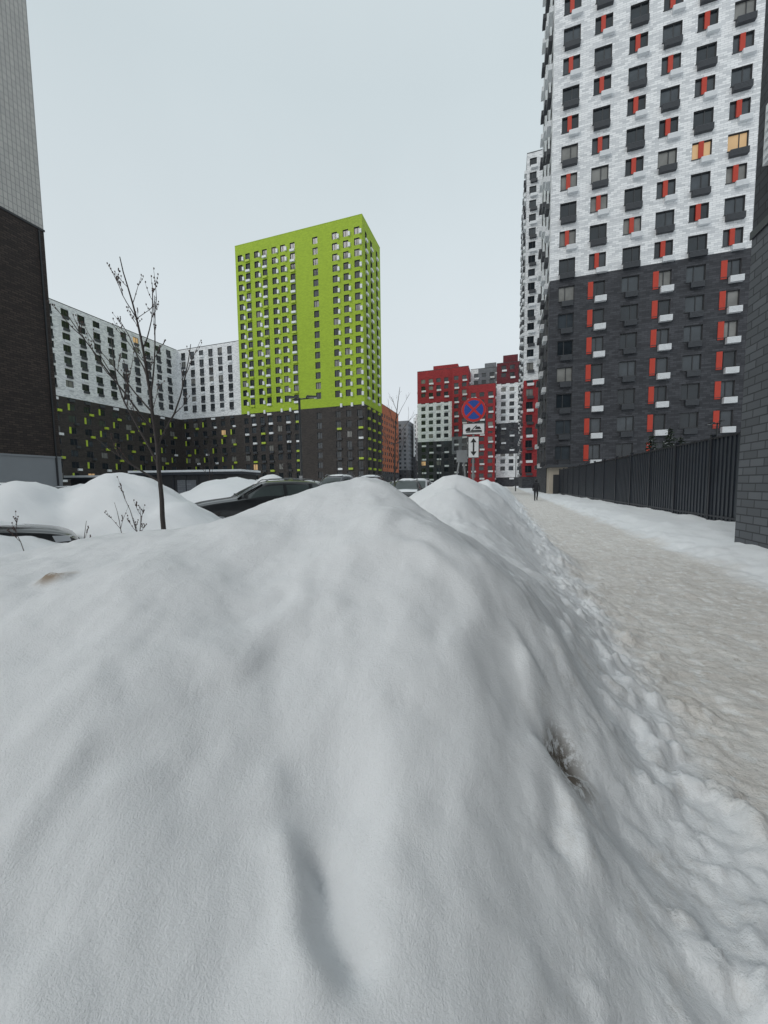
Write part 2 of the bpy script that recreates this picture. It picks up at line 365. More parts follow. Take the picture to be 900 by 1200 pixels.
def height(X,Y):
    WX=X+.16*fbm(X*1.1+7,Y*1.1,2); WY=Y+.16*fbm(X*1.1,Y*1.1+5,2)
    near=np.where((np.abs(X)<9)&(Y<9)&(Y>-4),tps(np.clip(WX,-6,4),np.clip(WY,-3,8)),0)
    near=np.clip(near,0,2)
    near=near*sm(-6.5,-4.6,X)
    near=near*sm(-3,-1,Y)
    near=near*(1-sm(1.25,1.75,X+.2*fbm(X*1.3,Y*1.3,2)))
    Hy=np.interp(Y,[4,5,6,7.4,9.3,11.5,14,18,22,28,36,48,60,75,100],[.75,.9,1.15,1.60,1.3,1.5,1.2,1.5,1.3,1.5,1.25,1.3,1.1,.5,.2])
    c=-1.0+.5*pn(X*0+3.3,Y*.21)
    wob=.4*fbm(X*.5+5,Y*.55,2)
    rr=sm(0,1,(1.35+wob-X)/(1.35-c)); ll=sm(0,1,(X+3.6+wob)/(c+3.6))
    far=Hy*np.minimum(rr,ll)*(1+.25*fbm(X*.6+2,Y*.6,2))
    k=sm(4.3,6.2,Y)
    h=near*(1-k)+far*k
    for mx,my,z,sa,sb in MOUNDS:
        d=((X-mx)/sa)**2+((Y-my)/sb)**2
        h=np.maximum(h,z*np.exp(-d*.5)*(1+.2*fbm(X*.5,Y*.5,3)))
    v=sm(3.3,4.5,X+.3*fbm(X*.9,Y*.5,3))*(1-sm(30,60,X))
    h=h+v*(.22+.12*fbm(X*.8+3,Y*.5+1,4))
    dist=np.sqrt(X*X+Y*Y)
    m=sm(.05,.5,h)
    l2=fbm(X*2.1+3,Y*2.1+8,3)
    h=h+m*(.07*fbm(X*1.1,Y*1.1,2)+.034*l2+.011*fbm(X*6,Y*6,3)+.0035*fbm(X*18,Y*18,2))*(1-sm(60,150,dist))
    cr=1-np.abs(fbm(X*.9+11,Y*.9+2,3))*3.2; h=h+m*.035*sm(.45,1,cr)*sm(-.1,.4,pn(X*.8,Y*.8+9))
    edge=np.exp(-((X-.90-.22*pn(X,Y*1.2))/.36)**2)*(Y>-2)
    n1=fbm(X*4.5,Y*4.5,4); n2=np.abs(fbm(X*9+4,Y*9,3))
    h=h+edge*(.06*n1+.065*np.abs(n1)+.04*n2)
    # thrown clods further up the flank
    cl=sm(.28,.45,fbm(X*6+2,Y*6+5,2))*np.exp(-((X-.7)/.5)**2); h=h+.04*cl
    path=sm(1.0,1.3,X)*(1-sm(3.2,3.7,X))
    h=h+path*(.030*fbm(X*3,Y*3,3)+.024*np.abs(fbm(X*7,Y*7,4))-.012)
    fr=np.exp(-((X-3.75)/.35)**2); h=h+fr*(.07*fbm(X*3+9,Y*3,4))
    st=np.exp(-((X-.3)/.35)**2-((Y-2.0)/1.1)**2)
    h=h+st*(.10*np.abs(fbm(X*2.7+1,Y*2.7,4))-.03)
    road=sm(-13,-12,X)*(1-sm(-4.2,-3.4,X)); h=h+road*(.04*fbm(X*1.5,Y*.8,4))
    gx=X+.05*fbm(X*4,Y*4,2); gy=Y+.05*fbm(X*4+3,Y*4+3,2)
    def groove(a0,b0,a1,b1,dp,wd):
        p=np.array(W(a0,b0)); q=np.array(W(a1,b1)); d=q-p; L=np.dot(d,d)
        t=np.clip(((gx-p[0])*d[0]+(gy-p[1])*d[1])/L,0,1)
        r2=(gx-p[0]-t*d[0])**2+(gy-p[1]-t*d[1])**2
        return dp*np.exp(-r2/(wd*wd))
    h=h-groove(-.20,1.12,-.14,.95,.06,.13)-groove(-.17,.92,-.08,.74,.045,.045)
    h=h+groove(-.27,.92,-.17,.72,.03,.06)+groove(.03,.98,.02,.86,.035,.10)
    h=h-groove(.36,.74,.42,.66,.06,.035)+groove(.33,.80,.38,.72,.02,.05)
    h=h-groove(.66,1.40,.76,1.48,.10,.06)+groove(.60,1.36,.66,1.62,.04,.07)-groove(.58,1.22,.56,1.12,.05,.035)
    h=h+groove(-1.70,1.86,-1.65,1.86,.05,.055)
    h=h-groove(.9,2.5,.6,2.2,.03,.1)
    return h
def axis(lo,hi,step,g1,far1,g2,far2):
    a=list(np.arange(lo,hi,step)); s=step; x=a[-1]
    while x<far2: s=s*g2; x+=s; a.append(x)
    s=step;x=lo;b=[]
    while x>far1: s=s*g1; x-=s; b.append(x)
    return np.array(b[::-1]+a)
xs=axis(-3.6,3.6,.02,1.03,-1500,1.04,1500); ys=axis(-.2,4.6,.018,1.15,-400,1.018,2500)
X,Y=np.meshgrid(xs,ys); Z=height(X,Y)
nv=X.size; nx=len(xs); ny=len(ys)
me=bpy.data.meshes.new('snow_ground'); me.vertices.add(nv)
me.vertices.foreach_set('co',np.stack([X,Y,Z],-1).astype(np.float32).ravel())
ii=(np.arange(ny-1)[:,None]*nx+np.arange(nx-1)[None,:]).ravel()
q=np.stack([ii,ii+1,ii+nx+1,ii+nx],-1).astype(np.int32); nf=len(q)
me.loops.add(nf*4); me.loops.foreach_set('vertex_index',q.ravel()); me.polygons.add(nf)
me.polygons.foreach_set('loop_start',np.arange(0,nf*4,4,dtype=np.int32)); me.polygons.foreach_set('use_smooth',np.ones(nf,dtype=bool))
me.update(calc_edges=True)
ground=bpy.data.objects.new('snow_ground',me); col.objects.link(ground)
def hz(x,y): return float(height(np.array([[x]]),np.array([[y]]))[0,0])
m,nt,b=nmat('snow_and_trodden_path'); L=nt.links.new
tc=N(nt,'ShaderNodeTexCoord'); sp=N(nt,'ShaderNodeSeparateXYZ'); L(tc.outputs['Object'],sp.inputs[0])
def noise(sc,det=4,rough=.5):
    k=N(nt,'ShaderNodeTexNoise'); k.inputs['Scale'].default_value=sc; k.inputs['Detail'].default_value=det; k.inputs['Roughness'].default_value=rough; L(tc.outputs['Object'],k.inputs['Vector']); return k.outputs['Fac']
def math_(op,a,b_=None,c=None):
    k=N(nt,'ShaderNodeMath',operation=op)
    for i,v in enumerate((a,b_,c)):
        if v is None: continue
        if isinstance(v,(int,float)): k.inputs[i].default_value=v
        else: L(v,k.inputs[i])
    return k.outputs[0]
def mr(v,a,b_,c=0,d=1):
    k=N(nt,'ShaderNodeMapRange',interpolation_type='SMOOTHSTEP'); L(v,k.inputs[0])
    for i,t in enumerate((a,b_,c,d)): k.inputs[i+1].default_value=t
    return k.outputs[0]
def mix(f,a,b_):
    k=N(nt,'ShaderNodeMix',data_type='RGBA')
    if isinstance(f,(int,float)): k.inputs[0].default_value=f
    else: L(f,k.inputs[0])
    for i,v in ((6,a),(7,b_)):
        if isinstance(v,tuple): k.inputs[i].default_value=(*v,1)
        else: L(v,k.inputs[i])
    return k.outputs[2]
xd=math_('ADD',sp.outputs[0],math_('MULTIPLY',math_('SUBTRACT',noise(1.1,6,.6),.5),1.1))
pm=math_('MULTIPLY',mr(xd,.85,1.25),mr(xd,3.75,3.25))
rm=math_('MULTIPLY',math_('MULTIPLY',mr(xd,-13,-12),mr(xd,-3.2,-4.0)),mr(sp.outputs[2],.35,.08))
snow=mix(noise(.9,5),(.81,.83,.85),(.87,.885,.90))
pc=mix(mr(noise(2.2,8,.7),.35,.65),(.80,.775,.74),(.68,.64,.595))
pc=mix(math_('MULTIPLY',mr(noise(13,6,.7),.55,.68),.7),pc,(.47,.42,.36))
pc=mix(mr(noise(8,5,.6),.52,.64),pc,(.84,.83,.81))
rc=mix(mr(noise(.8,8,.7),.4,.6),(.50,.48,.46),(.30,.28,.27))
c=mix(math_('MULTIPLY',pm,.92),snow,pc); c=mix(math_('MULTIPLY',rm,.85),c,rc)
def spot(a,b_,z,r,amt,colr,c,ns=14,lo=.42,hi=.6):
    x,y=W(a,b_)
    k=N(nt,'ShaderNodeVectorMath',operation='DISTANCE'); L(tc.outputs['Object'],k.inputs[0]); k.inputs[1].default_value=(x,y,z)
    f=math_('MULTIPLY',mr(k.outputs['Value'],r,r*.3),mr(noise(ns,6,.7),lo,hi)); return mix(math_('MULTIPLY',f,amt),c,colr)
zd=hz(*W(.70,1.43)); c=spot(.70,1.43,zd,.20,.95,(.12,.09,.06),c,18,.42,.54)
zd=hz(*W(-1.68,1.86)); c=spot(-1.68,1.86,zd,.12,.9,(.28,.20,.13),c,9,.3,.5)
fl=math_('MULTIPLY',mr(sp.outputs[0],-.1,.35),mr(sp.outputs[0],1.2,.8)); c=mix(math_('MULTIPLY',math_('MULTIPLY',fl,mr(noise(5,8,.75),.50,.70)),.38),c,(.47,.43,.38))
L(c,b.inputs['Base Color']); b.inputs['Roughness'].default_value=.65; b.inputs['Specular IOR Level'].default_value=.3
hgt=math_('ADD',math_('MULTIPLY',noise(190,3,.8),.42),math_('MULTIPLY',noise(34,5,.65),.48))
hp=math_('MULTIPLY',math_('ADD',noise(11,6,.7),math_('MULTIPLY',noise(38,4,.6),.5)),math_('ADD',math_('MULTIPLY',pm,2.6),math_('MULTIPLY',fl,1.2)))
bp=N(nt,'ShaderNodeBump'); bp.inputs['Strength'].default_value=.65; bp.inputs['Distance'].default_value=.016
L(math_('ADD',hgt,hp),bp.inputs['Height']); L(bp.outputs[0],b.inputs['Normal'])
me.materials.append(m)

# ---------------------------------------------------------------- fence
def fence():
    B=Obj('metal_fence')
    p=np.array((6.75,10.2)); q_=np.array((5.95,46.0)); d=q_-p; Ln=np.linalg.norm(d); d/=Ln; nrm=np.array((-d[1],d[0]))
    if nrm[0]>0: nrm=-nrm
    def P(u,z,o): r=p+d*u+nrm*o; return (r[0],r[1],z)
    step=Ln/14; T=2.92
    for i in range(15):
        u=i*step; pbox(B,'posts',P,u-.045,u+.045,0,T+.08,-.06,.06,NAVY2); pbox(B,'post_caps',P,u-.06,u+.06,T+.081,T+.11,-.075,.075,NAVY2)
    for i in range(14):
        a=i*step+.05; b_=(i+1)*step-.05; k=22; w=(b_-a)/k
        for j in range(k):
            o=.02 if j%2 else -.01
            B.quad('panels',[P(a+j*w,.18,o),P(a+(j+1)*w,.18,o),P(a+(j+1)*w,T,o),P(a+j*w,T,o)],NAVY)
            o2=-.01 if j%2 else .02
            B.quad('panels',[P(a+(j+1)*w,.18,o),P(a+(j+1)*w,.18,o2),P(a+(j+1)*w,T,o2),P(a+(j+1)*w,T,o)],NAVY)
        for z in (.3,T-.05): pbox(B,'rails',P,a,b_,z,z+.06,.024,.05,NAVY2)
    B.done()
fence()

# ---------------------------------------------------------------- street furniture
def extr(B,part,prof,M,th,mat):
    a=[tuple(M(x,z,0)) for x,z in prof]; b_=[tuple(M(x,z,th)) for x,z in prof]
    B.quad(part,b_,mat); B.quad(part,a[::-1],mat)
    for i in range(len(prof)):
        j=(i+1)%len(prof); B.quad(part,[a[i],a[j],b_[j],b_[i]],mat)
SBLUE=plain('sign_blue',(.02,.08,.36),.4,.05); SRED=plain('sign_red',(.55,.03,.03),.4,.05); SWHITE=plain('sign_white',(.75,.76,.77),.4,.05); SBLK=plain('sign_black',(.015,.015,.015),.5)
def sign():
    x,y=W(2.75,11.4)
    B=Obj('no_stopping_sign',(x,y,0),math.radians(10))
    B.tube('pole',[(0,0,0),(0,0,4.10)],[.032,.032],METAL,12)
    M=lambda x,z,t:(x,-.04-t,z)
    Cz=3.72
    circ=lambda r,k=48:[(r*math.cos(2*math.pi*i/k),Cz+r*math.sin(2*math.pi*i/k)) for i in range(k)]
    extr(B,'disc_back',circ(.36),M,.01,METAL)
    M2=lambda x,z,t:(x,-.052-t,z)
    extr(B,'red_rim',circ(.355),M2,.004,SRED); 
    M3=lambda x,z,t:(x,-.058-t,z); extr(B,'blue_face',circ(.285),M3,.003,SBLUE)
    M4=lambda x,z,t:(x,-.063-t,z); M5=lambda x,z,t:(x,-.067-t,z)
    def bar(ang,r,w):
        c,s=math.cos(ang),math.sin(ang)
        return [(u*c-v*s,Cz+u*s+v*c) for u,v in ((-r,-w),(r,-w),(r,w),(-r,w))]
    extr(B,'red_cross_a',bar(math.radians(45),.285,.034),M4,.003,SRED); extr(B,'red_cross_b',bar(math.radians(-45),.285,.034),M5,.003,SRED)
    def plate(z0,z1,w,nm):
        extr(B,nm,[(-w,z0),(w,z0),(w,z1),(-w,z1)],M,.012,SWHITE)
        e=.015
        for pr in ([(-w,z0),(w,z0),(w,z0+e),(-w,z0+e)],[(-w,z1-e),(w,z1-e),(w,z1),(-w,z1)],[(-w,z0+e),(-w+e,z0+e),(-w+e,z1-e),(-w,z1-e)],[(w-e,z0+e),(w,z0+e),(w,z1-e),(w-e,z1-e)]):
            extr(B,nm+'_border',pr,lambda x,z,t:(x,-.055-t,z),.003,SBLK)
    plate(2.98,3.32,.33,'tow_plate'); plate(2.28,2.93,.165,'arrow_plate')
    Q=lambda x,z,t:(x,-.056-t,z-.075)
    for pr in ([(-.22,3.12),(.24,3.12),(.24,3.15),(-.22,3.15)],[(-.24,3.16),(-.10,3.16),(-.10,3.27),(-.17,3.27),(-.24,3.21)],[(-.08,3.16),(.24,3.16),(.24,3.19),(-.08,3.19)],[(-.06,3.20),(-.03,3.20),(.10,3.32),(.07,3.33)],[(.04,3.22),(.22,3.22),(.18,3.29),(.08,3.29)]):
        extr(B,'tow_pictogram',pr,Q,.003,SBLK)
    extr(B,'arrow',[(-.022,2.55),(.022,2.55),(.022,2.82),(-.022,2.82)],Q,.003,SBLK)
    extr(B,'arrow_head',[(-.09,2.823),(.09,2.823),(0,2.95)],Q,.003,SBLK); extr(B,'arrow_head',[(0,2.42),(.09,2.547),(-.09,2.547)],Q,.003,SBLK)
    for z in (3.55,3.85,3.12,2.6): B.box('clamp',(-.05,-.039,z),(.05,.045,z+.03),METAL)
    B.done()
    x,y=W(2.95,14.0)
    B=Obj('sign_stand',(x,y,0),math.radians(12))
    B.tube('leg_left',[(-.42,0,0.2),(-.05,0,2.65)],[.035,.035],METAL,8); B.tube('leg_right',[(.30,0,0.2),(.03,0,2.65)],[.035,.035],METAL,8)
    B.tube('crossbar',[(-.28,0,1.5),(.16,0,1.5)],[.025,.025],METAL,8); B.box('top_plate',(-.2,-.05,2.3),(.2,-.036,2.75),METAL)
    B.done()
sign()
def lamp(x,y,h,arm=0,name='street_lamp'):
    B=Obj(name,(x,y,0),arm)
    B.tube('pole',[(0,0,0),(0,0,1.2),(0,0,1.22),(0,0,h)],[.10,.095,.075,.055],DMETAL,12)
    B.tube('arm',[(-.35,0,h-.08),(.75,0,h)],[.035,.03],DMETAL,8)
    for sx,ex in ((.35,1.0),(-.6,-.15)):
        B.hexa('lamp_head',[(sx,-.14,h+.0),(ex,-.10,h+.02),(ex,.10,h+.02),(sx,.14,h+.0),(sx+.05,-.08,h+.12),(ex-.08,-.05,h+.09),(ex-.08,.05,h+.09),(sx+.05,.08,h+.12)],DMETAL)
    B.box('lens',(.42,-.09,h-.012),(.9,.09,h-.002),SWHITE)
    B.box('junction_box',(-.08,-.16,1.6),(.08,-.07,2.0),METAL)
    B.done(smooth=('pole',))
lamp(*W(-4.2,19),5.9,math.radians(18)); lamp(*W(25.5,28.6),5.9,math.radians(100)); lamp(-14,48,7,0); lamp(-13,78,8,0); lamp(2.0,72,8,math.radians(180))

def pavilion():
    x,y=W(-20,40); B=Obj('parking_pavilion',(x,y,0),math.radians(14))
    B.box('walls',(-5.6,-2,0),(5.6,2,2.75),DMETAL); B.box('roof_slab',(-6,-2.5,2.753),(6,2.5,3.0),NAVY)
    B.box('snow_on_roof',(-5.95,-2.45,3.003),(5.95,2.45,3.22),SNOWCAP)
    for i in range(9): B.box('ribs',(-5.4+i*1.32,-2.06,.1),(-5.3+i*1.32,-2.003,2.7),NAVY2)
    B.box('door',(-1,-2.05,.1),(1,-2.004,2.2),MGREY); B.done()
    x,y=W(-30,44); B=Obj('parking_pavilion',(x,y,0),math.radians(14))
    B.box('walls',(-5.6,-2,0),(5.6,2,2.5),DMETAL); B.box('roof_slab',(-6,-2.5,2.503),(6,2.5,2.7),NAVY); B.box('snow_on_roof',(-5.95,-2.45,2.703),(5.95,2.45,2.95),SNOWCAP); B.done()
pavilion()

# ---------------------------------------------------------------- cars
CGL=glass('car_glass',(.06,.075,.075),.05); RUB=plain('tyre_rubber',(.02,.02,.02),.8); RIM=plain('alloy_rim',(.35,.36,.37),.35,metal=.8)
LAMPG=plain('headlight_lens',(.55,.57,.6),.15); TAIL=plain('tail_light',(.4,.02,.02),.2)
PAINT={}
def paint(c):
    if c not in PAINT:
        p=plain('car_paint_%d'%len(PAINT),c,.28,.1,4); p.node_tree.nodes['Principled BSDF'].inputs['Coat Weight'].default_value=.6; PAINT[c]=p
    return PAINT[c]
def car(x,y,head,c,sc=1.0,hh=1.0,snow=.5,name='parked_car',z0=None,lv=1):
    B=Obj(name,(x,y,0.02 if z0 is None else z0),head); B.e.scale=(sc,sc,sc); P=paint(c)
    st=[(2.36,.45,.62,.66,.66,.55),(2.28,.28,.76,.80,.82,.70),(2.0,.24,.90,.96,.90,.80),(1.15,.24,1.0,1.06,.93,.82),(.88,.24,1.03,1.09,.93,.80),(.60,.24,1.04,1.26,.93,.74),(.12,.24,1.06,1.55,.93,.66),(-.1,.24,1.06,1.585,.93,.65),(-.85,.24,1.07,1.62,.93,.65),(-1.55,.24,1.09,1.58,.93,.64),(-1.8,.24,1.09,1.52,.92,.63),(-2.18,.26,1.08,1.16,.90,.72),(-2.32,.32,.95,1.0,.86,.74),(-2.38,.5,.6,.66,.74,.66)]
    def cs(s):
        x_,zb,zs,zt,w,wt=s; zt=zs+(zt-zs)*hh if zt-zs>.15 else zt
        h=[(w*.85,zb),(w,zb+.1),(w*1.02,(zb+zs)/2+.05),(w*.985,zs-.04),(w*.95,zs),(wt+.02,zt-.07),(wt*.92,zt-.01),(wt*.5,zt+.02)]
        return [(x_,a,z) for a,z in h]+[(x_,0,zt+.03)]+[(x_,-a,z) for a,z in h[::-1]]
    rr=[cs(s) for s in st]; nn=len(rr[0])
    for i in range(len(rr)-1):
        for j in range(nn-1):
            jj=min(j,nn-2-j); mt=P
            if jj==4 and 5<=i<=9: mt=CGL
            if jj in(6,7) and i in(4,5): mt=CGL
            if jj in(6,7) and i==10: mt=CGL
            if jj==0: mt=RUB
            B.quad('body',[rr[i][j],rr[i+1][j],rr[i+1][j+1],rr[i][j+1]],mt)
        B.quad('body',[rr[i][0],rr[i+1][0],rr[i+1][-1],rr[i][-1]],RUB)
    B.quad('body',rr[0],P); B.quad('body',rr[-1],P)
    for sx in (1.42,-1.42):
        for sy in (-1,1):
            B.tube('wheels',[(sx,sy*.66,.35),(sx,sy*.93,.35)],[.35,.35],RUB,20); B.tube('rims',[(sx,sy*.9,.35),(sx,sy*.945,.35)],[.22,.22],RIM,12)
    for sy in (-1,1):
        B.hexa('headlights',[(2.10,sy*.52,.66),(1.95,sy*.90,.70),(1.9,sy*.90,.84),(2.1,sy*.55,.82),(2.31,sy*.5,.66),(2.20,sy*.84,.70),(2.16,sy*.84,.82),(2.27,sy*.52,.80)],LAMPG)
        B.box('tail_lights',(-2.36,min(sy*.55,sy*.85),.8),(-2.2,max(sy*.55,sy*.85),1.0),TAIL)
        B.hexa('mirrors',[(.62,sy*.93,1.06),(.8,sy*.93,1.06),(.78,sy*1.12,1.08),(.66,sy*1.12,1.08),(.62,sy*.93,1.19),(.8,sy*.93,1.19),(.76,sy*1.12,1.2),(.66,sy*1.12,1.2)],P)
        zt=1.06+(1.60-1.06)*hh
        B.tube('roof_rails',[(.05,sy*.60,zt-.03),(-.1,sy*.60,zt+.06),(-.8,sy*.6,zt+.085),(-1.5,sy*.6,zt+.04),(-1.62,sy*.6,zt-.03)],[.017]*5,METAL,6)
        for px,w_ in ((-.55,.05),(-1.42,.06)):
            B.hexa('pillars',[(px-w_,sy*.885,1.07),(px+w_,sy*.885,1.07),(px+w_,sy*.91,1.07),(px-w_,sy*.91,1.07),(px-w_,sy*.655,zt-.10),(px+w_,sy*.655,zt-.10),(px+w_,sy*.685,zt-.10),(px-w_,sy*.685,zt-.10)],P)
        B.tube('a_pillars',[(.90,sy*.80,1.07),(.62,sy*.755,1.06+.19*hh),(.14,sy*.665,zt-.10)],[.03,.028,.026],P,6)
        B.tube('wipers',[(.84,sy*.35-.2,1.135),(.62,sy*.35+.25,1.25)],[.010,.008],RUB,5)
    B.box('grille',(2.3,-.42,.48),(2.375,.42,.64),RUB); B.box('number_plate',(2.36,-.26,.4),(2.39,.26,.5),SWHITE)
    if snow>0:
        zt=1.06+(1.60-1.06)*hh; pts={}
        for i in range(9):
            for j in range(7):
                u=i/8;v=j/6; ed=min(1,4*u*(1-u)+.0)*min(1,5*v*(1-v))
                pts[i,j]=(-1.6+1.65*u,-.56+1.12*v,zt-.035+(.03+snow*.2)*ed**.5+random.uniform(-.01,.01))
        for i in range(8):
            for j in range(6): B.quad('snow_on_roof',[pts[i,j],pts[i+1,j],pts[i+1,j+1],pts[i,j+1]],SNOWCAP)
        if snow>.45:
            for i in range(6):
                for j in range(6):
                    f=lambda a,b_:(1.0+.95*a/6,-.7+1.4*b_/6,1.11-.13*a/6+.08*min(1,4*(a/6)*(1-a/6))*min(1,4*(b_/6)*(1-b_/6)))
                    B.quad('snow_on_hood',[f(i,j),f(i+1,j),f(i+1,j+1),f(i,j+1)],SNOWCAP)
    r=B.done(smooth=('body','snow_on_roof','snow_on_hood','wheels'))
    for ch in r.children:
        if ch.name.startswith('body') or ch.name.startswith('snow_on'):
            md=ch.modifiers.new('sub','SUBSURF'); md.levels=lv; md.render_levels=lv
BLK=(.018,.02,.022); GRY=(.12,.13,.14); WHT=(.55,.56,.58); BLU=(.03,.05,.09); SIL=(.3,.31,.33)
car(*W(-4.05,12.4),math.radians(-133),BLK,1.0,1.0,.0,z0=.06,lv=2)
car(*W(-17.5,17.5),math.radians(18),BLK,1.05,1.1,.3,lv=2)
car(*W(-7.6,6.0),math.radians(60),BLK,.85,1.0,0.2,z0=-.05,lv=2)
car(*W(-3.2,24),math.radians(-95),GRY,1.05,1.75,.5); car(*W(-1.2,27),math.radians(-90),BLK,1.05,1.75,.6); car(*W(-5.6,26),math.radians(-90),SIL,1.05,1.1,.6)
car(*W(1.5,24),math.radians(-80),BLK,1.05,1.15,.6); car(*W(2.7,29),math.radians(-88),WHT,1.05,1.3,.5); car(*W(1.2,34),math.radians(-92),BLK,1.05,1.1,.5)
car(*W(4.2,38),math.radians(-90),BLK,1,1,.5); car(*W(5.8,46),math.radians(-90),SIL,1,1,.5); car(*W(.2,44),math.radians(-90),SIL,1,1.1,.5)
car(*W(-9,34),math.radians(-60),BLK,1,1,.5); car(*W(-12,38),math.radians(-70),WHT,1,1,.5); car(*W(-25,30),math.radians(10),GRY,1,1,.5)
for i in range(7): car(-5.5,62+7*i,math.radians(-90),random.choice([BLK,GRY,WHT,BLU]),1,1,.5)

# ---------------------------------------------------------------- trees
BARK=plain('young_bark',(.05,.042,.04),.8,.3,20); TWIG=plain('twig_bark',(.06,.045,.042),.8,.3,20); BUD=plain('dark_buds',(.07,.04,.035),.6)
def branch(B,p,d,L,r,lev,mat,rng):
    n_=6; pts=[Vector(p)]; dd=Vector(d).normalized()
    for i in range(n_):
        dd=(dd+Vector((rng.uniform(-.13,.13),rng.uniform(-.13,.13),rng.uniform(-.04,.14)))).normalized(); pts.append(pts[-1]+dd*L/n_)
    B.tube('branches',[tuple(q) for q in pts],[r*(1-.7*i/n_) for i in range(n_+1)],mat,5 if lev else 6,False)
    if lev<2:
        for k in range(rng.randint(2,4) if lev==0 else rng.randint(1,2)):
            t=rng.uniform(.3,.95); i=min(n_-1,int(t*n_)); q=pts[i].lerp(pts[i+1],t*n_-i)
            dl=(pts[i+1]-pts[i]).normalized(); a=rng.uniform(0,6.28); side=Vector((math.cos(a),math.sin(a),rng.uniform(.1,.6)))
            branch(B,q,dl*.9+side*.6,L*rng.uniform(.22,.42),max(.0034,r*.45),lev+1,TWIG,rng)
    if lev>=1:
        for q in pts[2::2]:
            o=.0045; q=q+Vector((rng.uniform(-.006,.006),rng.uniform(-.006,.006),.002)); B.box('buds',(q.x-o,q.y-o,q.z-o),(q.x+o,q.y+o,q.z+o*3),BUD)
def sapling(name,trunk,r0,branches,seed,nr=10):
    rng=random.Random(seed); bx,by,_=trunk[0]; B=Obj(name,(bx,by,0))
    tp=[Vector((x-bx,y-by,z)) for x,y,z in trunk]; n_=len(tp)
    dp=[]
    for i in range(n_-1):
        for k in range(4):
            q=tp[i].lerp(tp[i+1],k/4); dp.append(q+Vector((rng.uniform(-.008,.008),rng.uniform(-.008,.008),0)))
    dp.append(tp[-1]); m_=len(dp)
    B.tube('trunk',[tuple(q) for q in dp],[r0*(1-.85*i/(m_-1)) for i in range(m_)],BARK,9,False)
    for (t,d,L) in branches:
        i=int(t*(m_-1)); branch(B,dp[i],d,L,r0*(1-.85*t)*.6,0,BARK,rng)
    for k in range(nr):
        t=rng.uniform(.45,.97); a=rng.uniform(0,6.28); i=int(t*(m_-1)); branch(B,dp[i],(math.cos(a)*.7,math.sin(a)*.7,rng.uniform(.5,1)),rng.uniform(.25,.6),.005,1,TWIG,rng)
    B.done(smooth=('trunk','branches'))
T=lambda a,b,z:(*W(a,b),z)
def D(a,b,z): x,y=W(a,b); return (x,y,z)
sapling('bare_sapling_tree',[T(-2.98,5,0),T(-3.0,5,1.1),T(-3.03,5,2.05),T(-3.09,5,2.94),T(-3.2,5,3.7),T(-3.40,5.05,4.5)],.036,
 [(.38,D(-.55,.1,.8),1.9),(.46,D(-.5,-.2,.8),1.6),(.42,D(.25,.2,.95),1.5),(.57,D(.28,-.2,.95),1.2),(.54,D(-.7,.2,.6),1.1),(.64,D(-.5,.2,.85),1.1),(.72,D(.3,.2,.9),.8),(.80,D(-.35,-.2,.8),.6),(.33,D(-.8,0,.5),.9)],3,11)
def shrub(name,x,y,z,k,h,seed):
    rng=random.Random(seed); B=Obj(name,(x,y,z))
    for i in range(k):
        a=rng.uniform(0,6.28); branch(B,(rng.uniform(-.25,.25),rng.uniform(-.25,.25),-.1),(math.cos(a)*.4,math.sin(a)*.4,1),h*rng.uniform(.6,1.1),.007,0,TWIG,rng)
    B.done()
shrub('bare_shrub',*W(-3.3,4.7),.65,4,.95,5); shrub('bare_shrub',*W(-4.1,4.5),.6,2,.6,9)
sapling('bare_sapling_tree',[T(.75,26,0),T(.78,26,3),T(.9,26,6),T(1.2,26,8.2)],.08,[(.3,D(.4,0,.9),3),(.4,D(-.4,0,.9),3),(.5,D(.5,.2,.8),2.6),(.6,D(-.4,.1,.9),2.2),(.7,D(.4,0,.9),1.8),(.8,D(-.3,0,1),1.4)],11,12)
for k,(a,b_) in enumerate(((-7.8,30),(-16,34),(6.3,60),(5,80),(-.5,50))):
    sapling('bare_sapling_tree',[T(a,b_,0),T(a+.1,b_,2),T(a+.1,b_,4),T(a-.1,b_,6.2)],.07,[(.3,D(.4,0,.9),2),(.4,D(-.4,0,.9),2),(.5,D(.5,.2,.8),1.8),(.6,D(-.4,.1,.9),1.6),(.75,D(.4,0,.9),1.2)],20+k,8)
NEED=plain('spruce_needles',(.035,.055,.035),.8,.4,6); NEED2=plain('spruce_needles_dark',(.015,.026,.018),.8,.3,6); 
def spruce(x,y,h,seed):
    rng=random.Random(seed); B=Obj('spruce_tree',(x,y,0)); B.tube('trunk',[(0,0,0),(0,0,h)],[.08,.01],BARK,7)
    z=.5
    while z<h-.1:
        R=(h-z)*.32+.08; k=int(9+R*7)
        for i in range(k):
            a=rng.uniform(0,6.28); r=R*rng.uniform(.65,1.1); tip=Vector((math.cos(a)*r,math.sin(a)*r,z-.16*r+rng.uniform(-.06,.08))); base=Vector((0,0,z+.05))
            B.tube('limbs',[tuple(base),tuple(tip)],[.012,.004],BARK,3,False)
            for j in range(int(5+r*9)):
                t=rng.uniform(.2,1.02); c_=base.lerp(tip,t); s_=.13*rng.uniform(.6,1.2); u=Vector((rng.uniform(-1,1),rng.uniform(-1,1),rng.uniform(-.5,.3))).normalized(); v=u.cross(Vector((rng.uniform(-1,1),rng.uniform(-1,1),1))).normalized()*.35
                mm=SNOWCAP if rng.random()<.07 else (NEED if rng.random()<.6 else NEED2)
                B.quad('needles',[tuple(c_),tuple(c_+u*s_*.6+v*s_),tuple(c_+u*s_*1.4),tuple(c_+u*s_*.6-v*s_)],mm)
        z+=.2
    B.done()
